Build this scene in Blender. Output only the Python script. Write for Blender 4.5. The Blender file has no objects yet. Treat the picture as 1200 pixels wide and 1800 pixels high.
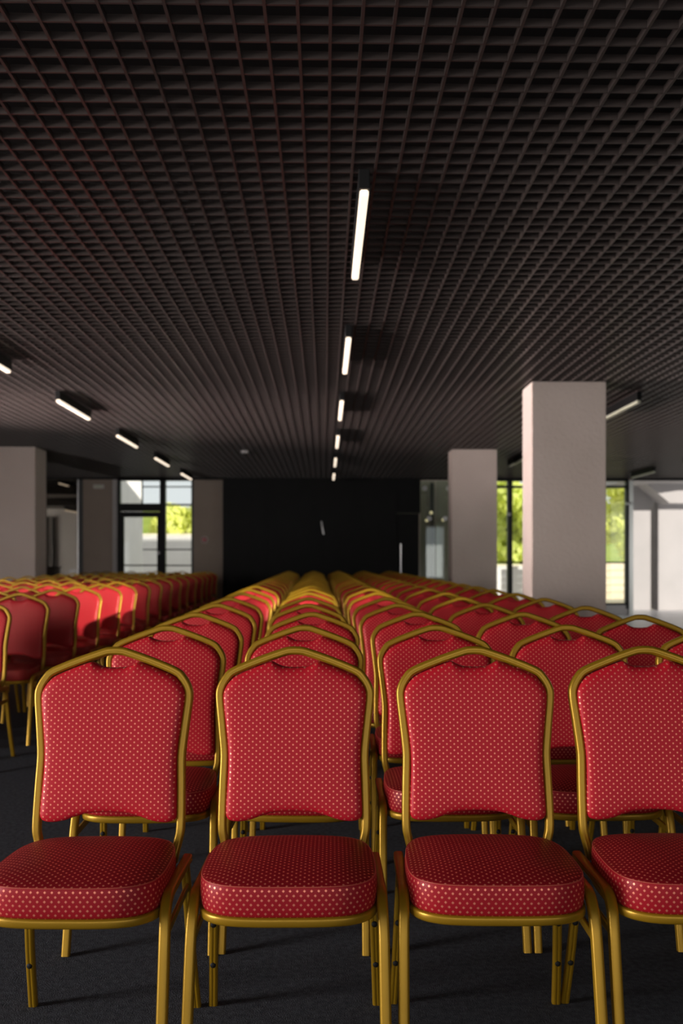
import bpy, bmesh, math, random
from mathutils import Vector, Matrix
random.seed(7)
PI = math.pi
SC = bpy.context.scene
COL = SC.collection

# ------------------------------------------------------------------ camera
cam_d = bpy.data.cameras.new('camera')
cam = bpy.data.objects.new('camera', cam_d); COL.objects.link(cam)
cam.location = (0, 0, 1.163)
cam.rotation_euler = (PI/2, 0, -math.radians(1.03))
cam_d.sensor_fit = 'VERTICAL'; cam_d.sensor_height = 36; cam_d.sensor_width = 24
cam_d.lens = 1615*36/1800
cam_d.shift_y = 82/1800
cam_d.clip_start = .05; cam_d.clip_end = 300
cam_d.dof.use_dof = True
cam_d.dof.focus_distance = 2.3
cam_d.dof.aperture_fstop = 3.4
SC.camera = cam

# ------------------------------------------------------------------ world, sun, daylight, exposure
SC.view_settings.view_transform = 'Standard'; SC.view_settings.look = 'None'
SC.view_settings.exposure = 0.0; SC.view_settings.gamma = 1
SC.view_settings.use_curve_mapping = False
w = bpy.data.worlds.new('overcast_sky'); SC.world = w; w.use_nodes = True
bg = w.node_tree.nodes['Background']
bg.inputs[0].default_value = (.93, .96, 1, 1); bg.inputs[1].default_value = .95

sd = bpy.data.lights.new('sun', 'SUN'); sun = bpy.data.objects.new('sun', sd); COL.objects.link(sun)
sd.energy = 7; sd.color = (1, .95, .87); sd.angle = .012
sun.rotation_euler = Vector((-.75, .62, -.112)).to_track_quat('-Z', 'Y').to_euler()

def window_light(name, loc, aim, sx, sy, power, col=(1, .97, .93), spread=180):
    l = bpy.data.lights.new(name, 'AREA'); o = bpy.data.objects.new(name, l); COL.objects.link(o)
    l.shape = 'RECTANGLE'; l.size = sx; l.size_y = sy; l.energy = power; l.color = col; l.spread = math.radians(spread)
    o.location = loc; o.rotation_euler = Vector(aim).to_track_quat('-Z', 'Z').to_euler()
    return o
# daylight through the glazing behind the camera, in the left wall and in the right wall, plus an added ceiling fill
window_light('front_glazing_daylight', (0, -4.9, 1.05), (0, 1, 0), 11, 1.5, 90, (1, .95, .91))
window_light('left_glazing_daylight', (-7.3, .2, .95), (1, .22, 0), 7.4, 1.4, 1500, (1, .94, .91))
window_light('left_ceiling_fill', (-7.35, 8.8, .5), (1, .02, .62), 4.2, .6, 1700, (1, .86, .84), 75)  # added fill from an unseen low source, aimed up to brighten the ceiling
window_light('right_glazing_daylight', (8.5, 12, 1.4), (-1, 0, 0), 12, 2.2, 110, (.93, 1, .82))

# ------------------------------------------------------------------ materials
def mat(name, color=(.5, .5, .5), rough=.6, metal=0, spec=.5):
    m = bpy.data.materials.new(name); m.use_nodes = True
    b = m.node_tree.nodes['Principled BSDF']
    b.inputs['Base Color'].default_value = (*color, 1); b.inputs['Roughness'].default_value = rough
    b.inputs['Metallic'].default_value = metal; b.inputs['Specular IOR Level'].default_value = spec
    return m
def N(m, t, **kw):
    n = m.node_tree.nodes.new(t)
    for k, v in kw.items(): setattr(n, k, v)
    return n
def L(m, a, b): m.node_tree.links.new(a, b)
def B(m): return m.node_tree.nodes['Principled BSDF']
def ramp(m, fac, c0, c1, p0=.3, p1=.7):
    r = N(m, 'ShaderNodeValToRGB'); e = r.color_ramp.elements
    e[0].position = p0; e[0].color = (*c0, 1); e[1].position = p1; e[1].color = (*c1, 1)
    L(m, fac, r.inputs[0]); return r.outputs[0]
def noisy(name, c0, c1, scale, rough=.8, bump=.2, bscale=None, metal=0, spec=.4, coord='Object', dist=.002):
    m = mat(name, c0, rough, metal, spec)
    tc = N(m, 'ShaderNodeTexCoord'); nz = N(m, 'ShaderNodeTexNoise'); nz.inputs['Scale'].default_value = scale
    nz.inputs['Detail'].default_value = 6
    L(m, tc.outputs[coord], nz.inputs['Vector'])
    L(m, ramp(m, nz.outputs[0], c0, c1), B(m).inputs['Base Color'])
    n2 = N(m, 'ShaderNodeTexNoise'); n2.inputs['Scale'].default_value = bscale or scale*4; n2.inputs['Detail'].default_value = 4
    L(m, tc.outputs[coord], n2.inputs['Vector'])
    bp = N(m, 'ShaderNodeBump'); bp.inputs['Strength'].default_value = bump; bp.inputs['Distance'].default_value = dist
    L(m, n2.outputs[0], bp.inputs['Height']); L(m, bp.outputs[0], B(m).inputs['Normal'])
    return m

def fabric(name, a, b, r, shade=1):
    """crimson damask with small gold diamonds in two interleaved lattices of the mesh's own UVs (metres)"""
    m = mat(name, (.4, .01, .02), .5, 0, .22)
    uv = N(m, 'ShaderNodeUVMap'); sp = N(m, 'ShaderNodeSeparateXYZ'); L(m, uv.outputs[0], sp.inputs[0])
    def M(op, x, y=None, clamp=False):
        n = N(m, 'ShaderNodeMath', operation=op); n.use_clamp = clamp
        for i, v in enumerate((x, y)):
            if v is None: continue
            if isinstance(v, (int, float)): n.inputs[i].default_value = v
            else: L(m, v, n.inputs[i])
        return n.outputs[0]
    ds = []
    for k in (0, .5):
        p = M('ABSOLUTE', M('MULTIPLY', M('SUBTRACT', M('FRACT', M('ADD', M('DIVIDE', sp.outputs[0], a), k)), .5), a))
        q = M('ABSOLUTE', M('MULTIPLY', M('SUBTRACT', M('FRACT', M('ADD', M('DIVIDE', sp.outputs[1], b), k)), .5), b))
        ds.append(M('ADD', p, q))
    d = M('MINIMUM', ds[0], ds[1])
    mask = M('DIVIDE', M('SUBTRACT', r, d), r*.35, True)
    nz = N(m, 'ShaderNodeTexNoise'); nz.inputs['Scale'].default_value = 700; nz.inputs['Detail'].default_value = 2
    L(m, uv.outputs[0], nz.inputs['Vector'])
    base = ramp(m, nz.outputs[0], (.38*shade, .006*shade, .016*shade), (.50*shade, .011*shade, .024*shade))
    mx = N(m, 'ShaderNodeMix', data_type='RGBA'); L(m, mask, mx.inputs['Factor']); L(m, base, mx.inputs['A'])
    mx.inputs['B'].default_value = (.82, .26, .17, 1)
    L(m, mx.outputs['Result'], B(m).inputs['Base Color'])
    L(m, M('ADD', M('MULTIPLY', mask, -.12), .48), B(m).inputs['Roughness'])
    L(m, M('MULTIPLY', mask, .55), B(m).inputs['Metallic'])
    bp = N(m, 'ShaderNodeBump'); bp.inputs['Strength'].default_value = .25; bp.inputs['Distance'].default_value = .0006
    L(m, M('ADD', mask, M('MULTIPLY', nz.outputs[0], .3)), bp.inputs['Height']); L(m, bp.outputs[0], B(m).inputs['Normal'])
    B(m).inputs['Sheen Weight'].default_value = .0; B(m).inputs['Sheen Tint'].default_value = (1, .3, .3, 1)
    return m
FAB = fabric('crimson_damask', .0187, .0155, .0032)
FABS = fabric('crimson_damask_seat_shaded', .0187, .0155, .0034, .45)  # same cloth, darkened: shade of the seat top put into its colour
FABB = fabric('crimson_damask_border_shaded', .0152, .0194, .0037, .68)  # same cloth again, seat side shade mixed into the red
PIPE = mat('red_piping', (.42, .06, .04), .5)
GOLD = noisy('gold_painted_tube', (.34, .190, .008), (.37, .207, .010), 12, .37, .0, 300, .5, .5)
BLACKP = mat('black_plastic', (.008, .008, .008), .6, 0, .2)
CARPET = noisy('charcoal_carpet', (.024, .027, .033), (.058, .061, .072), 60, .95, .9, 260, 0, .15, dist=.006)
TILE = noisy('pale_stone_floor', (.50, .48, .48), (.60, .58, .57), 2, .35, .05)
PLASTER = noisy('textured_plaster', (.58, .485, .43), (.64, .54, .485), 1.5, .85, .9, 28, dist=.008)
WALLP = noisy('grey_brown_wall_paint', (.36, .29, .24), (.41, .335, .28), 1.5, .85, .4, 60)
STONEP = mat('pale_putty_panel', (.40, .37, .31), .7)
WHITEW = noisy('white_wall_paint', (.66, .63, .62), (.72, .69, .68), 2, .8, .1)
BLACKW = noisy('black_wall_panel', (.006, .006, .006), (.009, .009, .009), 3, .55, .02, spec=.15)
FRAMEM = mat('dark_window_frame', (.012, .014, .013), .45)
GRIDM = noisy('dark_brown_ceiling_slat', (.052, .041, .038), (.060, .047, .043), 2, .34, .02)
PLEN = mat('black_plenum', (.006, .006, .006), .95)
STEEL = mat('brushed_steel', (.6, .6, .6), .3, .9)
GRAVEL = noisy('pale_gravel', (.62, .54, .42), (.78, .70, .56), 3, .9, .5, 30)
GRASS = noisy('yellow_green_grass', (.26, .34, .03), (.42, .48, .07), 1.2, .9, .5, 30)
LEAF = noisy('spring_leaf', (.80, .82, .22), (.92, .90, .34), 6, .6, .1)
LEAFD = noisy('deeper_green_leaf', (.62, .70, .16), (.82, .84, .28), 6, .6, .1)  # second leaf colour, a slightly deeper green
for lf in (LEAF, LEAFD):
    tr = N(lf, 'ShaderNodeBsdfTranslucent'); tr.inputs[0].default_value = (.80, .85, .15, 1); mx_ = N(lf, 'ShaderNodeMixShader'); mx_.inputs[0].default_value = .45
    L(lf, B(lf).outputs[0], mx_.inputs[1]); L(lf, tr.outputs[0], mx_.inputs[2]); L(lf, mx_.outputs[0], lf.node_tree.nodes['Material Output'].inputs[0])
BARK = noisy('bark', (.10, .07, .05), (.18, .13, .09), 20, .9, .6)
TIMBER = noisy('pale_timber', (.60, .48, .33), (.75, .62, .45), 12, .7, .2)
REDP = mat('red_plastic', (.35, .02, .02), .4)
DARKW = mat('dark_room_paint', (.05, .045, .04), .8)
def emat(name, c, s):
    m = mat(name, c, .5); B(m).inputs['Emission Color'].default_value = (*c, 1); B(m).inputs['Emission Strength'].default_value = s; return m
LED = emat('lit_led_diffuser', (1, .85, .68), 1.15)
LEDOFF = mat('unlit_diffuser', (.62, .64, .50), .35)
LAMPG = emat('warm_lamp_glass', (1, .72, .45), .9)
def glass(name, tint, refl=.08):
    m = bpy.data.materials.new(name); m.use_nodes = True; nt = m.node_tree; nt.nodes.clear()
    o = nt.nodes.new('ShaderNodeOutputMaterial'); t = nt.nodes.new('ShaderNodeBsdfTransparent'); g = nt.nodes.new('ShaderNodeBsdfGlossy')
    x = nt.nodes.new('ShaderNodeMixShader'); t.inputs[0].default_value = (*tint, 1); g.inputs['Roughness'].default_value = .02
    x.inputs[0].default_value = refl
    nt.links.new(t.outputs[0], x.inputs[1]); nt.links.new(g.outputs[0], x.inputs[2]); nt.links.new(x.outputs[0], o.inputs[0]); return m
GLASS = glass('clear_glass', (.96, .98, .96), .05)
GGLASS = glass('greenish_glass', (.72, .80, .74), .10)
SMOKE = glass('smoked_glass', (.50, .48, .45), .06)

# ------------------------------------------------------------------ helpers
def link(name, me, m=None, parent=None, loc=(0, 0, 0), rot=(0, 0, 0)):
    o = bpy.data.objects.new(name, me); COL.objects.link(o)
    if m is not None and not me.materials: me.materials.append(m)
    o.location = loc; o.rotation_euler = rot
    if parent: o.parent = parent
    return o
def tag(o, label=None, cat=None, group=None, kind=None):
    if label: o['label'] = label
    if cat: o['category'] = cat
    if group: o['group'] = group
    if kind: o['kind'] = kind
    return o
def empty(name, loc=(0, 0, 0), rz=0):
    o = bpy.data.objects.new(name, None); COL.objects.link(o); o.location = loc; o.rotation_euler = (0, 0, rz); o.empty_display_size = .1
    return o
def bm_box(bm, x0, x1, y0, y1, z0, z1):
    v = [bm.verts.new(p) for p in ((x0,y0,z0),(x1,y0,z0),(x1,y1,z0),(x0,y1,z0),(x0,y0,z1),(x1,y0,z1),(x1,y1,z1),(x0,y1,z1))]
    for f in ((3,2,1,0),(4,5,6,7),(0,1,5,4),(1,2,6,5),(2,3,7,6),(3,0,4,7)): bm.faces.new([v[i] for i in f])
def done(bm, name, smooth=False):
    me = bpy.data.meshes.new(name); bm.normal_update(); bm.to_mesh(me); bm.free()
    if smooth: me.polygons.foreach_set('use_smooth', [True]*len(me.polygons))
    return me
def boxes(name, lst, m, parent=None, bev=0):
    bm = bmesh.new()
    for b in lst: bm_box(bm, *b)
    if bev: bmesh.ops.bevel(bm, geom=list(bm.edges), offset=bev, segments=2, affect='EDGES')
    return link(name, done(bm, name), m, parent)
def cyl(name, p, axis, r, h, m, parent=None, seg=20, r2=None):
    bm = bmesh.new(); bmesh.ops.create_cone(bm, cap_ends=True, segments=seg, radius1=r, radius2=r if r2 is None else r2, depth=h)
    bmesh.ops.bevel(bm, geom=[e for e in bm.edges if abs(e.verts[0].co.z-e.verts[1].co.z) < 1e-6], offset=min(r, h)*.15, segments=2, affect='EDGES')
    q = Vector((0, 0, 1)).rotation_difference(Vector(axis).normalized()).to_matrix().to_4x4()
    bm.transform(Matrix.Translation(p) @ q)
    return link(name, done(bm, name, False), m, parent)
def catmull(P, n):
    out = []
    P = [Vector(p) for p in P]
    for i in range(len(P)-1):
        p0 = P[max(i-1, 0)]; p1 = P[i]; p2 = P[i+1]; p3 = P[min(i+2, len(P)-1)]
        for k in range(n):
            t = k/n
            out.append(.5*((2*p1)+(p2-p0)*t+(2*p0-5*p1+4*p2-p3)*t*t+(3*p1-p0-3*p2+p3)*t**3))
    out.append(P[-1]); return out
def section(w, h, g=.0012):
    """rounded tube profile with a shallow ridge pair on its front and back"""
    a, b = w/2, h/2; c = min(a, b)*.5
    return [(-a, -b+c), (-a+c*.35, -b+c*.35), (-a+c, -b), (-a*.22, -b), (0, -b+g), (a*.22, -b), (a-c, -b), (a-c*.35, -b+c*.35), (a, -b+c),
            (a, b-c), (a-c*.35, b-c*.35), (a-c, b), (a*.22, b), (0, b-g), (-a*.22, b), (-a+c, b), (-a+c*.35, b-c*.35), (-a, b-c)]
def sweep(bm, path, sec, ref):
    """sweep sec along path; sec y-axis stays near ref, sec x-axis lies across"""
    rings = []
    ref = Vector(ref)
    for i, p in enumerate(path):
        t = (path[min(i+1, len(path)-1)]-path[max(i-1, 0)]).normalized()
        r = ref(t) if callable(ref) else ref
        x = t.cross(r).normalized(); y = x.cross(t).normalized()
        rings.append([bm.verts.new(p+x*u+y*v) for u, v in sec])
    n = len(sec)
    for a, b in zip(rings, rings[1:]):
        for k in range(n): bm.faces.new((a[k], a[(k+1) % n], b[(k+1) % n], b[k]))
    bm.faces.new(rings[0][::-1]); bm.faces.new(rings[-1])
def smooth_angle(me, ang=.7):
    me.polygons.foreach_set('use_smooth', [True]*len(me.polygons))
    try: me.set_sharp_from_angle(angle=ang)
    except Exception: pass

# ------------------------------------------------------------------ the setting
HC = 2.83; YB = 19.0
S = 'structure'
tag(boxes('floor', [(-7.5, 3.4, -5, YB+.02, -.1, 0)], CARPET), 'charcoal carpet floor under the chairs', kind=S)
tag(boxes('floor', [(3.4, 8.6, -5, YB+1.9, -.1, .001)], TILE), 'pale floor to the right of the pillars', kind=S)
ceil = tag(boxes('ceiling', [(-7.5, 8.6, -5, YB, HC+.42, HC+.55)], PLEN), 'black void above the open cell ceiling grid', kind=S)
# open-cell grid: each slat its own object
def slat_mesh(name, lx, ly):
    bm = bmesh.new(); bm_box(bm, 0, lx, 0, ly, 0, .025)
    me = done(bm, name); me.materials.append(GRIDM); return me
X0, X1, Y0, Y1 = -7.4834, 8.5166, 2.0, YB-.02
lm = slat_mesh('long_slat', .010, Y1-Y0); cm = slat_mesh('cross_slat', X1-X0, .009)
for k in range(int(round((X1-X0)/.1))+1): link('long_slat', lm, None, ceil, (X0+.1*k-.005, Y0, HC))
k = 0
while 2.068+.1*k < Y1: link('cross_slat', cm, None, ceil, (X0, 2.068+.1*k, HC+.0015)); k += 1

def sx(x): return (x-571)/85
def sz(y): return 1.163-(y-982)/85
# back wall: plaster pieces either side of openings
wb = tag(boxes('wall_back', [(-7.6, sx(80), YB, YB+.2, 0, HC+.4), (sx(148), sx(208), YB, YB+.2, 0, HC+.4), (sx(340), sx(393), YB, YB+.2, 0, HC+.4),
         (-7.6, 8.7, YB, YB+.2, 2.80, HC+.45)], WALLP), 'grey brown plastered back wall', kind=S)
tag(boxes('trim_1', [(-7.5, 6.3, YB-.03, YB-.001, 2.79, HC+.05)], BLACKP), 'black strip where back wall meets ceiling', kind=S)
blk = tag(boxes('wall_back', [(sx(393), sx(697), YB-.12, YB+.2, 0, 2.81), (sx(697), sx(738), YB-.10, YB+.2, 2.1, 2.81)], BLACKW), 'black panelled middle of the back wall', kind=S)
for i in range(4):
    x0 = sx(393)+i*.894; link('panel', done_me, None, blk, (x0+.004, YB-.132, .02)) if i else None
    if not i:
        bm = bmesh.new(); bm_box(bm, 0, .886, 0, .012, 0, 2.76); done_me = done(bm, 'panel'); done_me.materials.append(BLACKW)
        link('panel', done_me, None, blk, (x0+.004, YB-.132, .02))
dr = tag(boxes('door_2', [(sx(697)+.005, sx(738)-.03, YB-.1, YB-.05, .01, 2.095)], BLACKW, None, .003), 'black flush door at the right end of the black wall', kind=S)
bm = bmesh.new(); sweep(bm, [Vector((1.555, YB-.17, z)) for z in (.86, 1.15, 1.47)], [(.012*math.cos(a*PI/6), .012*math.sin(a*PI/6)) for a in range(12)], (0, 1, 0))
for z in (.92, 1.41): bm_box(bm, 1.548, 1.562, YB-.165, YB-.10, z-.008, z+.008)
tag(link('door_handle', done(bm, 'door_handle'), STEEL, dr), 'long vertical steel bar handle')
# thin steel strip added in place of a reflection on the black panels
bm = bmesh.new(); sweep(bm, [Vector((-.075, YB-.16, 1.93)), Vector((-.055, YB-.17, 1.80)), Vector((-.03, YB-.16, 1.66))], section(.03, .02, 0), (0, 1, 0))
bm_box(bm, -.065, -.045, YB-.165, YB-.13, 1.78, 1.82)
tag(link('reflection_strip', done(bm, 'reflection_strip'), STEEL), 'slim slanted metal strip standing in for a reflection on the black wall', 'reflection')

# left door with sidelight
d1 = tag(boxes('door_1', [(sx(208), sx(213), YB-.02, YB+.1, 0, 2.8), (sx(282), sx(292), YB-.02, YB+.1, 0, 2.8), (sx(337), sx(340.5), YB-.02, YB+.1, 0, 2.8),
     (sx(213), sx(282), YB-.02, YB+.1, 2.14, 2.30), (sx(292), sx(337), YB, YB+.08, sz(889), sz(886)), (sx(208), sx(340), YB-.02, YB+.1, 2.77, 2.80)], FRAMEM), 'dark framed glazed door with sidelight', kind=S)
boxes('glazing_bar', [(sx(252), sx(337), YB, YB+.05, sz(857), sz(855))], FRAMEM, d1)
boxes('glazing_bar', [(sx(250), sx(252), YB, YB+.05, sz(886), 2.77)], FRAMEM, d1)
for yy in (966, 994): boxes('glazing_bar', [(sx(292), sx(337), YB, YB+.05, sz(yy+1.2), sz(yy-1.2))], FRAMEM, d1)
leaf = boxes('door_leaf', [(sx(213), sx(219), YB+.01, YB+.07, .01, 2.13), (sx(277), sx(282), YB+.01, YB+.07, .01, 2.13), (sx(219), sx(277), YB+.01, YB+.07, 2.02, 2.13),
     (sx(219), sx(277), YB+.01, YB+.07, .01, .25), (sx(219), sx(277), YB+.02, YB+.06, sz(995), sz(992.5)), (sx(252), sx(277), YB+.02, YB+.06, sz(967), sz(965))], FRAMEM, d1)
cyl('door_handle', (sx(280), YB-.03, 1.28), (0, 1, 0), .035, .05, STEEL, leaf)
boxes('pane', [(sx(219), sx(277), YB+.035, YB+.043, .25, 2.02)], GLASS, leaf)
boxes('pane', [(sx(213), sx(282), YB+.035, YB+.043, 2.30, 2.77)], GLASS, d1)
boxes('pane', [(sx(292), sx(337), YB+.035, YB+.043, .02, 2.77)], GLASS, d1)
tag(boxes('trim_2', [(sx(200), sx(208), YB-.03, YB-.001, 0, 2.79)], WHITEW), 'pale door lining strip', kind=S)
# smoked glass partition at far left and the lit room behind it
w2 = tag(boxes('window_2', [(sx(140.5), sx(143), YB-.03, YB+.12, 0, 2.8), (sx(143), sx(148), YB-.02, YB+.12, 0, 2.8), (sx(76), sx(80), YB-.02, YB+.1, 0, 2.8)], FRAMEM), 'dark framed interior glass partition', kind=S)
boxes('steel_edge', [(sx(139.2), sx(140.5), YB-.03, YB+.05, 0, 2.8)], STEEL, w2)
boxes('pane', [(sx(80), sx(140.5), YB+.03, YB+.04, 0, 2.8)], SMOKE, w2)
tag(boxes('wall_corridor', [(-9, -4.6, 23.1, 23.3, 0, 3.2), (-9, -8.8, YB+.2, 23.1, 0, 3.2), (-4.62, -4.6, YB+.2, 23.1, 0, 3.2)], WHITEW), 'pale far wall of the room behind the glass', kind=S)
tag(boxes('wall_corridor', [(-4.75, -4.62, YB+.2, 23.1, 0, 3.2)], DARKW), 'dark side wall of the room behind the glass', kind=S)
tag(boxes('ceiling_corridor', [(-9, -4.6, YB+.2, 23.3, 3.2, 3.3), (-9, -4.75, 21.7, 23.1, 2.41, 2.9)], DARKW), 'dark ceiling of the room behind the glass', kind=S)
tag(boxes('trim_3', [(-9, -4.75, 21.6, 21.69, 2.60, 2.67)], WHITEW), 'pale beam edge in the room behind the glass', kind=S)
tag(boxes('floor_corridor', [(-9, -4.6, YB+.02, 23.3, -.1, 0)], CARPET), 'floor of the room behind the glass', kind=S)
window_light('corridor_daylight', (-8.7, 22.3, 1.2), (1, 0, 0), 1.4, 1.8, 160)
w3 = tag(boxes('window_3', [(-6.98, -6.93, 23.03, 23.09, 0, 2.2), (-6.80, -6.76, 23.03, 23.09, 0, 2.2)], FRAMEM), 'narrow bright window of the room behind the glass', kind=S)

# right of the black wall: bay with green glass
tag(boxes('wall_bay', [(sx(736), sx(812), YB+.9, YB+1.0, 0, 3.2)], WALLP), 'grey wall behind the green glass sheets', kind=S)
tag(boxes('trim_4', [(sx(765), sx(770), YB+.75, YB+.9, 0, 2.8)], FRAMEM), 'dark upright behind the green glass', kind=S)
tag(boxes('trim_5', [(sx(774), sx(782), YB+.80, YB+.9, 0, 1.95)], STONEP), 'pale upright panel behind the green glass', kind=S)
for i, (a, b) in enumerate(((739, 766), (767, 812))):
    g = tag(boxes('glass_sheet', [(sx(a), sx(b), YB+.05, YB+.065, .01, 2.78)], GGLASS),
            ('greenish frameless glass sheet next to the black wall' , 'greenish frameless glass sheet half hidden by the far pillar')[i], 'glass panel')
    for x, y in (((747, 858), (755, 911)) if i == 0 else ((789, 858), (783, 911))):
        tag(cyl('glass_fitting', (sx(x), YB+.035, sz(y)), (0, 1, 0), .05, .03, STEEL, g), 'round steel fitting')
for i, (x, y, t) in enumerate(((765, 898, 'uppermost of the three'), (757, 912, 'lower left of the three'), (787, 911, 'lower right of the three'))):
    t_ = empty('wall_lamp', (sx(x), YB+.72, sz(y)-.0)); tag(t_, f'small warm round wall lamp behind the glass, {t}', 'lamp', 'wall lamps behind the green glass')
    cyl('base', (0, .10, 0), (0, 1, 0), .035, .16, BLACKP, t_)
    bm = bmesh.new(); bmesh.ops.create_icosphere(bm, subdivisions=2, radius=.035); link('globe', done(bm, 'globe', True), LAMPG, t_)

# right glazing
XR = 6.30
w1 = tag(boxes('window_1', [(2.60, XR, YB-.02, YB+.1, .20, .245), (2.60, XR, YB-.02, YB+.1, 2.63, 2.68), (2.6, XR, YB-.02, YB+.1, 2.77, 2.81), (2.6, 2.66, YB-.02, YB+.1, .12, 2.8),
       (XR-.05, XR, YB-.02, YB+.1, .12, 2.8)], FRAMEM), 'dark framed window behind the pillars', kind=S)
for a in (sx(897), 5.05): boxes('mullion', [(a-.05, a+.05, YB-.03, YB+.1, .24, 2.8)], FRAMEM, w1)
for a, b in ((2.66, sx(897)-.05), (sx(897)+.05, 5.0), (5.1, XR-.05)):
    boxes('glazing_bar', [(a, b, YB, YB+.06, 1.065, 1.10)], FRAMEM, w1)
    boxes('pane', [(a, b, YB+.04, YB+.048, .24, 1.065)], GLASS, w1); boxes('pane', [(a, b, YB+.04, YB+.048, 1.10, 2.63)], GLASS, w1)
    boxes('pane', [(a, b, YB+.04, YB+.048, 2.68, 2.77)], GLASS, w1)
cyl('window_sensor', (sx(895), YB-.045, sz(904)), (0, 1, 0), .035, .03, STEEL, w1)
tag(boxes('wall_back', [(2.6, XR, YB-.01, YB+.15, 0, .20)], WHITEW), 'white strip of wall below the right windows', kind=S)
tag(boxes('trim_6', [(XR+.005, XR+.09, YB-.06, YB+.12, 0, 2.79)], STEEL), 'silver post at the end of the window', kind=S)
tag(cyl('post_clamp', (XR+.0, YB-.075, sz(885)), (1, 0, 0), .03, .14, STEEL), 'small steel clamp on the silver post', 'clamp')
# sunlit loggia at the far right
YL = 20.7
LOGW = noisy('loggia_paint', (.42, .395, .385), (.46, .43, .42), 2, .8, .1)
tag(boxes('wall_loggia', [(6.93, 7.38, YL, YL+.2, 0, 2.8), (7.52, 10, YL-.1, YL+.2, 0, 2.8), (7.1, 7.9, YL+.5, YL+.6, 0, 2.8)], LOGW), 'white sunlit loggia wall', kind=S)
bm = bmesh.new()
pts = [(7.05, 2.8), (7.55, 2.38), (9.0, 2.38), (9.0, 2.8)]
f = [bm.verts.new((x, 20.0, z)) for x, z in pts]; g_ = [bm.verts.new((x, YL, z)) for x, z in pts]
bm.faces.new(f); bm.faces.new(g_[::-1])
for i in range(4): j = (i+1) % 4; bm.faces.new((f[j], f[i], g_[i], g_[j]))
bmesh.ops.recalc_face_normals(bm, faces=bm.faces)
tag(link('trim_7', done(bm, 'bulkhead'), LOGW), 'white bulkhead with chamfered end in the loggia', kind=S)
tag(boxes('trim_8', [(XR+.08, 8.6, YB-.03, YB+.02, 2.785, HC+.05)], BLACKP), 'black strip at the ceiling edge', kind=S)
tag(boxes('ceiling_loggia', [(XR, 9.0, YB+.2, YL+.2, 2.8, 2.9)], LOGW), 'white loggia ceiling', kind=S)
# walls out of the photograph, with window openings
tag(boxes('wall_left', [(-7.7, -7.5, -5, -3.6, 0, 3.3), (-7.7, -7.5, 5.1, 6.6, 0, 3.3), (-7.7, -7.5, 6.6, 11, .85, 3.3), (-7.7, -7.5, 6.6, 11, 0, .15), (-7.7, -7.5, 11, YB, 0, 3.3), (-7.7, -7.5, -3.6, 5.1, 1.8, 3.3), (-7.7, -7.5, -3.6, 5.1, 0, .2)], WALLP), 'plastered left wall', kind=S)  # low slot towards the far end added for the ceiling fill
tag(boxes('wall_right', [(8.6, 8.8, -5, -1.4, 0, 3.3), (8.6, 8.8, .6, 5.5, 0, 3.3), (8.6, 8.8, -1.4, .6, 0, 2.1), (8.6, 8.8, -1.4, .6, 2.62, 3.3), (8.6, 8.8, 5.5, 18.6, 2.55, 3.3), (8.6, 8.8, 18.4, 18.6, 0, 2.55), (8.6, 8.8, 5.5, 18.4, 0, .25)], WALLP), 'plastered right wall', kind=S)
tag(boxes('wall_front', [(-7.7, -5.6, -5.2, -5, 0, 3.3), (5.6, 8.8, -5.2, -5, 0, 3.3), (-5.6, 5.6, -5.2, -5, 2.65, 3.3), (-5.6, 5.6, -5.2, -5, 0, .25)], WALLP), 'plastered wall behind the camera', kind=S)

# pillars
def pillar(x0, x1, y0, y1, label):
    t = tag(boxes('pillar', [(x0, x1, y0, y1, 0, HC-.002)], PLASTER, None, .006), label, 'pillar', kind=None)
    return t
pillar(1.945, 2.645, 8.60, 9.02, 'square textured plaster pillar, the nearest one, right of the centre chairs')
pillar(1.93, 2.62, 13.95, 14.37, 'square plaster pillar farther back, between black wall and right window')
pillar(-5.05, -4.31, 13.75, 14.30, 'square plaster pillar at the left edge, behind the left block of chairs')

# ------------------------------------------------------------------ ceiling lamps
def lamp_meshes():
    bm = bmesh.new(); bm_box(bm, -.024, .024, 0, 1.22, -.085, -.001)
    bmesh.ops.bevel(bm, geom=list(bm.edges), offset=.003, segments=1, affect='EDGES')
    h = done(bm, 'housing'); h.materials.append(BLACKP)
    bm = bmesh.new(); bm_box(bm, -.019, .019, .01, 1.21, -.112, -.086)
    bmesh.ops.bevel(bm, geom=list(bm.edges), offset=.005, segments=2, affect='EDGES')
    a = done(bm, 'diffuser'); b = a.copy(); a.materials.append(LED); b.materials.append(LEDOFF)
    return h, a, b
HM, DA, DB = lamp_meshes()
ORD = ['first', 'second', 'third', 'fourth', 'fifth', 'sixth', 'seventh', 'eighth', 'ninth', 'tenth', 'eleventh', 'twelfth', 'thirteenth',
       'fourteenth', 'fifteenth', 'sixteenth', 'seventeenth', 'eighteenth', 'nineteenth', 'twentieth']
def lamp(x, y, lit, label, group, z=HC):
    t = empty('ceiling_lamp', (x, y, z)); tag(t, label, 'ceiling light', group)
    link('housing', HM, None, t); link('diffuser', DA if lit else DB, None, t)
    return t
for k in range(6):
    y = 3.92+2.62*k
    q = ORD[k] if k else 'nearest and largest'
    lamp(.168, y, True, f'lit linear ceiling lamp, {q} in the row above the centre chairs', 'lit lamps of the centre row')
    if k: lamp(-2.65, y, True, f'lit linear ceiling lamp, {ORD[k-1]} from the front in the left-hand row', 'lit lamps of the left row')
lamp(3.13, 9.10, False, 'unlit linear ceiling lamp just right of the nearest pillar', 'unlit lamps on the right')
lamp(3.13, 14.35, False, 'unlit linear ceiling lamp between the two right-hand pillars', 'unlit lamps on the right')
lamp(5.95, 16.5, False, 'unlit dark linear ceiling lamp over the silver window post', 'unlit lamps on the right')
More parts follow.
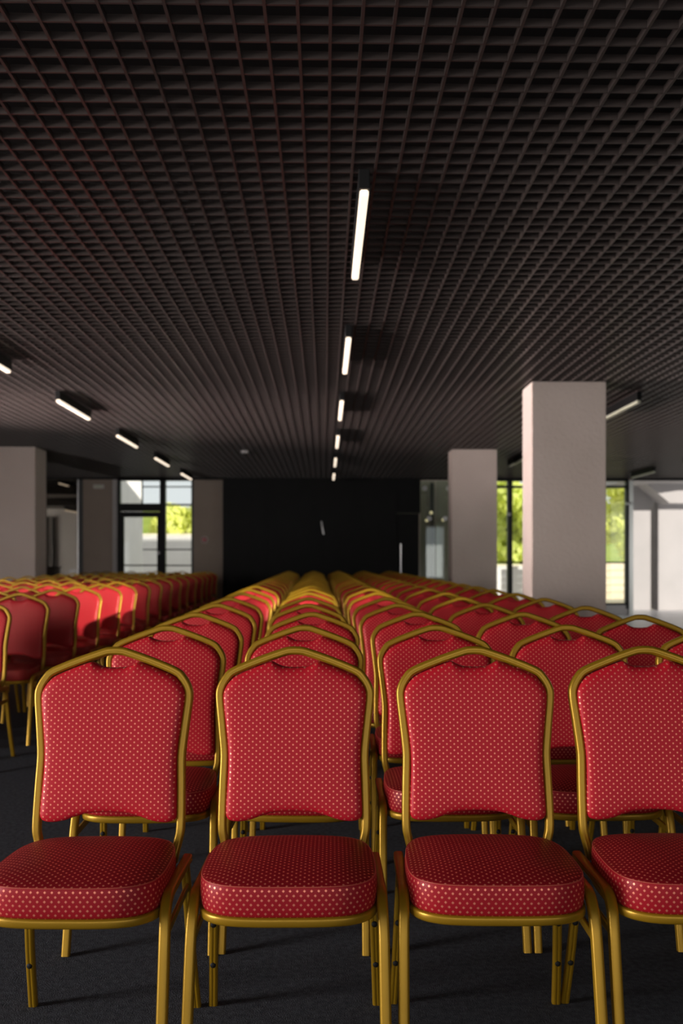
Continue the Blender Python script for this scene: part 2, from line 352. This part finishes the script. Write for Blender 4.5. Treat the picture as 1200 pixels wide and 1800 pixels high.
lamp(5.95, 13.9, False, 'unlit linear ceiling lamp cut by the right edge of the photo', 'unlit lamps on the right')
lamp(-6.03, 20.95, True, 'lit lamp behind the far-left glass, the higher of two', 'lamps behind the glass', 2.97)
lamp(-6.12, 21.75, True, 'lit lamp behind the far-left glass, the lower of two', 'lamps behind the glass', 2.40)
sdet = tag(cyl('smoke_detector', (-1.24, 14.2, HC-.02), (0, 0, 1), .06, .04, WHITEW), 'small round pale smoke detector under the ceiling grid', 'smoke detector')
al = empty('fire_alarm', (sx(360), YB-.001, sz(949))); tag(al, 'small red round fire alarm on the wall left of the black panels', 'fire alarm')
cyl('base', (0, -.012, 0), (0, 1, 0), .07, .022, WHITEW, al); cyl('button', (0, -.04, 0), (0, 1, 0), .055, .035, REDP, al)
em = empty('emergency_light', (sx(176), YB-.001, sz(856))); tag(em, 'small pale emergency light high on the wall left of the glazed door', 'emergency light')
boxes('housing', [(-.11, .11, -.05, 0, -.04, .04)], WHITEW, em, .006); boxes('diffuser', [(-.09, .09, -.065, -.051, -.028, .028)], LEDOFF, em, .004)
# dark low cabinet seen through the smoked glass
cb = empty('cabinet', (-6.55, 21.4, 0)); tag(cb, 'low dark cabinet behind the far-left glass', 'cabinet')
boxes('body', [(-.3, .35, -.25, .25, 0, .95)], mat('dark_brown_wood', (.03, .015, .01), .5), cb, .01); boxes('top', [(-.33, .38, -.28, .28, .951, .98)], BLACKP, cb, .005)

# ------------------------------------------------------------------ the chair
def uvset(bm, fn):
    l = bm.loops.layers.uv.new('UVMap')
    for f in bm.faces:
        for lp in f.loops: lp[l].uv = fn(lp.vert.co, f)
def mirror(half):   # half outline from x=0 bottom to x=0 top, closed
    r = catmull(half, 4)
    return r + [Vector((-p.x, p.y, p.z)) for p in r[-2:0:-1]]
def back_y(z): return .19+(z-.5)*.165
def mesh_backrest():
    half = [(0,0,.522),(.05,0,.519),(.085,0,.510),(.112,0,.501),(.14,0,.497),(.160,0,.499),(.171,0,.507),(.1735,0,.53),(.1705,0,.60),(.1695,0,.646),(.172,0,.69),(.179,0,.745),
            (.1855,0,.802),(.182,0,.825),(.169,0,.845),(.150,0,.860),(.10,0,.8815),(.066,0,.893),(.057,0,.893),(.047,0,.888),(.028,0,.881),(0,0,.879)]
    out = mirror(half); c = Vector((0, 0, .69)); bm = bmesh.new()
    prof = [(0, None)]  # (scale, y offset)
    rings = []
    for s, dy in ((.975, .012), (1.0, .008), (1.0, -.006), (.992, -.013), (.975, -.018), (.94, -.0215), (.88, -.0235), (.75, -.025), (.55, -.026), (.3, -.0265)):
        ring = []
        for p in out:
            q = c+(p-c)*s
            ring.append(bm.verts.new((q.x, back_y(q.z)+dy, q.z)))
        rings.append(ring)
    n = len(out)
    for a, b in zip(rings, rings[1:]):
        for k in range(n): bm.faces.new((a[k], b[k], b[(k+1) % n], a[(k+1) % n]))
    ctr = bm.verts.new((0, back_y(.69)-.0265, .69))
    for k in range(n): bm.faces.new((rings[-1][k], ctr, rings[-1][(k+1) % n]))
    bm.faces.new(rings[0])
    bmesh.ops.recalc_face_normals(bm, faces=bm.faces)
    uvset(bm, lambda v, f: (v.x+.003, v.z*1.013))
    me = done(bm, 'backrest', True); me.materials.append(FAB); return me
SEAT_HALF = [(0,-.190,0),(.06,-.1895,0),(.115,-.184,0),(.152,-.171,0),(.178,-.148,0),(.191,-.118,0),(.196,-.08,0),(.1965,-.02,0),(.193,.05,0),(.184,.10,0),(.163,.142,0),(.125,.166,0),(.07,.177,0),(0,.18,0)]
def seat_out(): return mirror(SEAT_HALF)
def mesh_seat():
    out = seat_out(); n = len(out); bm = bmesh.new(); c = Vector((0, -.005, 0))
    def dome(s): return .462+.020*(1-s**3.2)
    rings = []
    for s, z in ((.96, .396), (.985, .3965), (1.0, .401), (1.008, .415), (1.010, .432), (1.006, .449), (.998, .458), (.988, .4625)):
        rings.append([bm.verts.new((c+(p-c)*s)+Vector((0, 0, z))) for p in out])
    nb = len(rings)-1
    for s in (.965, .93, .87, .75, .6, .4, .2):
        rings.append([bm.verts.new((c+(p-c)*s)+Vector((0, 0, dome(s)))) for p in out])
    side = []
    arc = [0]
    for k in range(n): arc.append(arc[-1]+(out[(k+1) % n]-out[k]).length)
    l = bm.loops.layers.uv.new('UVMap')
    for i, (a, b) in enumerate(zip(rings, rings[1:])):
        for k in range(n):
            f = bm.faces.new((a[k], a[(k+1) % n], b[(k+1) % n], b[k]))
            if i < nb:
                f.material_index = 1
                for lp, u in zip(f.loops, (arc[k], arc[k+1], arc[k+1], arc[k])): lp[l].uv = (u, lp.vert.co.z+.002)
            else:
                for lp in f.loops: lp[l].uv = (lp.vert.co.x, lp.vert.co.y)
    ctr = bm.verts.new((0, -.005, .482))
    for k in range(n):
        f = bm.faces.new((rings[-1][k], rings[-1][(k+1) % n], ctr))
        for lp in f.loops: lp[l].uv = (lp.vert.co.x, lp.vert.co.y)
    bm.faces.new(rings[0][::-1])
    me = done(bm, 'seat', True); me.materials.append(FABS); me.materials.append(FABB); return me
def closed_sweep(bm, path, r, seg=6):
    n = len(path); rings = []
    for i, p in enumerate(path):
        t = (path[(i+1) % n]-path[i-1]).normalized(); x = t.cross(Vector((0, 0, 1))).normalized()
        rings.append([bm.verts.new(p+x*r*math.cos(2*PI*k/seg)+Vector((0, 0, r*math.sin(2*PI*k/seg)))) for k in range(seg)])
    for i in range(n):
        a, b = rings[i], rings[(i+1) % n]
        for k in range(seg): bm.faces.new((a[k], b[k], b[(k+1) % seg], a[(k+1) % seg]))
    bmesh.ops.recalc_face_normals(bm, faces=bm.faces)
def mesh_piping():
    bm = bmesh.new(); c = Vector((0, -.005, 0))
    closed_sweep(bm, [(c+(p-c)*.992)+Vector((0, 0, .4615)) for p in seat_out()], .0016, 5)
    me = done(bm, 'piping', True); me.materials.append(PIPE); return me
def mesh_seat_frame():
    out = seat_out(); n = len(out); bm = bmesh.new(); c = Vector((0, -.005, 0)); rings = []
    for s, z in ((.90, .3775), (1.0, .376), (1.014, .378), (1.020, .382), (1.020, .391), (1.015, .395), (1.0, .3965), (.97, .3965)):
        rings.append([bm.verts.new((c+(p-c)*s)+Vector((0, 0, z))) for p in out])
    for a, b in zip(rings, rings[1:]):
        for k in range(n): bm.faces.new((a[k], a[(k+1) % n], b[(k+1) % n], b[k]))
    bm.faces.new(rings[0][::-1]); bm.faces.new(rings[-1])
    me = done(bm, 'seat_frame'); smooth_angle(me, .9); me.materials.append(GOLD); return me
def mesh_back_frame():
    h = [(.166,.174,.399),(.170,.178,.422),(.177,.184,.452),(.1825,None,.485),(.1815,None,.58),(.1795,None,.646),(.181,None,.68),(.188,None,.745),(.1945,None,.805),(.191,None,.829),(.177,None,.853),
         (.158,None,.870),(.096,None,.8955),(.035,None,.9165),(.014,None,.9215)]
    h = [(x, back_y(z) if y is None else y, z) for x, y, z in h]
    pts = h + [(-x, y, z) for x, y, z in h[::-1]]
    path = catmull(pts, 4)
    bm = bmesh.new(); sweep(bm, path, section(.021, .024, .0004), (0, 1, -.165))
    bmesh.ops.recalc_face_normals(bm, faces=bm.faces)
    me = done(bm, 'back_frame'); smooth_angle(me, .6); me.materials.append(GOLD); return me
def mesh_front_leg(s):
    P = [(.204,.165,.413),(.205,.06,.415),(.206,-.06,.417),(.207,-.092,.4165),(.2075,-.117,.408),(.208,-.135,.39),(.209,-.146,.365),(.210,-.158,.32),(.2115,-.19,.17),(.213,-.228,.0)]
    path = catmull([(x*s, y, z) for x, y, z in P], 3)
    bm = bmesh.new(); sweep(bm, path, section(.022, .024, .0015), (1, 0, 0)) ; bmesh.ops.recalc_face_normals(bm, faces=bm.faces)
    me = done(bm, 'leg'); smooth_angle(me, .6); me.materials.append(GOLD); return me
def mesh_rear_leg(s):
    P = [(.196,.168,.404),(.200,.178,.33),(.206,.205,.17),(.213,.250,.0)]
    path = catmull([(x*s, y, z) for x, y, z in P], 3)
    bm = bmesh.new(); sweep(bm, path, section(.022, .020, .0012), (0, 1, 0)); bmesh.ops.recalc_face_normals(bm, faces=bm.faces)
    me = done(bm, 'leg'); smooth_angle(me, .6); me.materials.append(GOLD); return me
def mesh_brace(s):
    bm = bmesh.new(); sweep(bm, [Vector((.206*s, -.15, .335)), Vector((.204*s, .02, .338)), Vector((.202*s, .182, .34))], section(.020, .009, .0), (1, 0, 0))
    bmesh.ops.recalc_face_normals(bm, faces=bm.faces)
    me = done(bm, 'brace'); smooth_angle(me, .6); me.materials.append(GOLD); return me
def mesh_bolt(s, z):
    t = (z-.006)/(.33-.006); x = (.213+(.200-.213)*t)*s; y = {.122: .2175, .236: .190}[z]
    bm = bmesh.new(); bmesh.ops.create_uvsphere(bm, u_segments=10, v_segments=6, radius=.0078)
    bm.transform(Matrix.Translation((x, y-.0105, z)) @ Matrix.Diagonal((1, .55, 1, 1)))
    me = done(bm, 'bolt_cap', True); me.materials.append(BLACKP); return me

bx_, st_, pp_, sf_, bf_ = mesh_backrest(), mesh_seat(), mesh_piping(), mesh_seat_frame(), mesh_back_frame()
fl_ = {s: mesh_front_leg(s) for s in (-1, 1)}; rl_ = {s: mesh_rear_leg(s) for s in (-1, 1)}; br_ = {s: mesh_brace(s) for s in (-1, 1)}
bo_ = {(s, z): mesh_bolt(s, z) for s in (-1, 1) for z in (.122, .236)}
def chair(x, y, rz, label, group, detail):
    t = empty('banquet_chair', (x, y, 0), rz); tag(t, label, 'chair', group)
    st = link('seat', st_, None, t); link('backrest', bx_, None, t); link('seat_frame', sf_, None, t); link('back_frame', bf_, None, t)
    if detail > 0: link('piping', pp_, None, st)
    for s in (-1, 1):
        link('leg', fl_[s], None, t); b = link('leg', rl_[s], None, t); link('brace', br_[s], None, t)
        if detail > 1:
            for z in (.122, .236): link('bolt_cap', bo_[(s, z)], None, b)
    return t
R = math.radians
random.seed(3)
CC = ['leftmost column by the aisle', 'second column from the left', 'middle column', 'second column from the right', 'rightmost column by the pillars']
GC = 'banquet chairs of the centre block'; GL = 'banquet chairs of the left block'
XC = [-.545, -.078, .385, .847, 1.31]
FIX = {(0, 0): (-.552, 2.15, -1.5), (0, 1): (-.080, 2.15, -.5), (0, 2): (.385, 2.15, -1.4), (0, 3): (.841, 2.15, 0), (0, 4): (1.25, 2.10, 0),
       (1, 0): (-.545, 2.93, 0), (1, 1): (-.082, 2.93, -2.5), (1, 2): (.385, 2.93, 0), (1, 3): (.842, 2.93, 0), (1, 4): (1.325, 2.85, 0),
       (2, 1): (-.06, 3.70, -1), (2, 2): (.40, 3.71, 0), (2, 3): (.85, 3.68, 0), (2, 4): (1.30, 3.50, 1), (3, 4): (1.27, 4.2, 0)}
FRONT = ['front row, cut by the left photo edge', 'front row, second from the left', 'front row, third from the left', 'front row, cut by the right photo edge', 'front row, outside right']
for r in range(20):
    for c in range(5):
        if r == 0 and c == 4: continue
        if (r, c) in FIX: x, y, a = FIX[(r, c)]
        else:
            y = 2.15+.772*r+random.uniform(-.03, .03); x = XC[c]-.009*(y-2.9)+random.uniform(-.006, .006)+(0, 0, 0, .0, .0)[c]; a = random.uniform(-1.3, 1.3)
            if c == 4: y -= .12
        lab = f'gold-framed red banquet chair, centre block, {FRONT[c]}' if r == 0 else f'gold-framed red banquet chair, centre block, {ORD[r]} row from the front, {CC[c]}'
        chair(x, y, R(a), lab, GC, 2 if r < 3 else (1 if r < 6 else 0))
CL = ['column beside the centre aisle', 'second column from the aisle', 'third column from the aisle', 'fourth column from the aisle', 'column farthest from the aisle']
for r in range(16):
    for c in range(5):
        y = 5.19+.772*r+random.uniform(-.025, .025); x = -2.05-.465*c-.011*(y-5.2)+random.uniform(-.006, .006); a = random.uniform(-1.3, 1.3)
        if x < -4.05: y_ = y
        chair(x, y, R(a), f'red banquet chair, left block, {ORD[r]} row from the front, {CL[c]}', GL, 1 if r < 2 else 0)

# ------------------------------------------------------------------ outdoors
tag(boxes('ground', [(-40, 60, YL+.2, 90, -.3, -.02)], GRAVEL), 'pale gravel ground outside', kind=S)
def hump(name, x0, x1, y0, y1, h, m):
    bm = bmesh.new(); n = 14; g = [[bm.verts.new((x0+(x1-x0)*i/n, y0+(y1-y0)*j/n, h*math.sin(min(j/n*1.2, 1)*PI/2)*(1+.08*math.sin(i*1.7+j)))) for i in range(n+1)] for j in range(n+1)]
    for j in range(n):
        for i in range(n): bm.faces.new((g[j][i], g[j][i+1], g[j+1][i+1], g[j+1][i]))
    return link(name, done(bm, name, True), m)
tag(hump('hillside', -30, 50, 34, 60, 4.0, GRASS), 'grassy bank outside', kind=S)
def tree(x, y, h, rad, label, m, seed, group):
    rnd = random.Random(seed); t = empty('bushy_tree', (x, y, 0)); tag(t, label, 'tree', group)
    bm = bmesh.new(); sweep(bm, catmull([(0, 0, -.1), (.05, .02, h*.35), (-.03, 0, h*.7)], 3), [(.09*math.cos(k*PI/4), .09*math.sin(k*PI/4)) for k in range(8)], (0, 1, 0)); link('trunk', done(bm, 'trunk', True), BARK, t)
    vs, fs = [], []
    blobs = [(rnd.uniform(-.6, .6)*rad, rnd.uniform(-.6, .6)*rad, h*rnd.uniform(.35, .85), rad*rnd.uniform(.4, .58)) for _ in range(9)]
    for i in range(3200):
        bx, by, bz, br = blobs[i % 9]
        d = Vector((rnd.gauss(0, 1), rnd.gauss(0, 1), rnd.gauss(0, 1))).normalized()*br*rnd.uniform(.75, 1.05); c = Vector((bx, by, bz))+d
        u = Vector((rnd.gauss(0, 1), rnd.gauss(0, 1), rnd.gauss(0, 1))).normalized()*.14; v = u.cross(d).normalized()*.08
        k = len(vs); vs += [c-u, c+v, c+u, c-v]; fs.append((k, k+1, k+2, k+3))
    me = bpy.data.meshes.new('foliage'); me.from_pydata(vs, [], fs); f = link('foliage', me, m, t); f['kind'] = 'stuff'
GT = 'trees outside the right windows'
tree(6.0, 28, 4.0, 1.15, 'bright green leafy tree outside, seen left of centre in the gap between pillars', LEAFD, 1, GT)
tree(7.6, 31.5, 4.4, 1.3, 'yellow green tree outside, seen beside the mullion between the pillars', LEAF, 2, GT)
tree(9.3, 28, 4.2, 1.2, 'yellow green tree outside the window right of the nearest pillar', LEAF, 3, GT)
tree(12.4, 33, 4.6, 1.6, 'darker green tree outside, farthest right behind the loggia', LEAFD, 4, GT)
tree(4.2, 33, 4.2, 1.3, 'green tree outside hidden partly by the far pillar', LEAFD, 5, GT)
tree(-5.0, 33, 3.4, 1.2, 'green tree outside seen through the sidelight of the glazed door', LEAF, 6, 'trees outside the glazed door')
tree(-8.2, 34.5, 3.0, 1.2, 'green tree outside seen through the leaf of the glazed door', LEAFD, 7, 'trees outside the glazed door')
# pale exterior pier and low walls
gw = empty('garden_wall', (-5.5, 28, 0)); tag(gw, 'pale low rendered garden wall outside the glazed door', 'wall')
boxes('wall_body', [(-4, 4, 0, .25, -.05, 1.85)], WHITEW, gw); boxes('coping', [(-4.05, 4.05, -.04, .29, 1.851, 1.92)], GRAVEL, gw)
tag(boxes('wall_sun_block', [(12, 12.3, 2.2, 15, -.1, 4)], WHITEW), 'unseen pale wall added to block sun beyond the right glazing', kind=S)  # out of view, added to keep low sun off the right glazing
tf = empty('timber_wall', (7.6, 25, 0)); tag(tf, 'pale timber board wall outside the right windows', 'wall')
pm = None
for i in range(5):
    if pm is None:
        bm = bmesh.new(); bm_box(bm, -1.4, 3, 0, .05, 0, .185); bmesh.ops.bevel(bm, geom=list(bm.edges), offset=.006, segments=1, affect='EDGES'); pm = done(bm, 'plank'); pm.materials.append(TIMBER)
    link('plank', pm, None, tf, (0, 0, .05+.2*i))
for x in (-1.2, .8, 2.8): boxes('post', [(x, x+.1, .06, .16, 0, 1.1)], TIMBER, tf)
wp = empty('garden_wall', (4.6, 26, 0)); tag(wp, 'white low wall outside, seen in the gap between the pillars', 'wall')
boxes('wall_body', [(-1.5, 1.4, 0, .25, -.05, .95)], WHITEW, wp); boxes('coping', [(-1.54, 1.44, -.04, .29, .951, 1.0)], GRAVEL, wp)
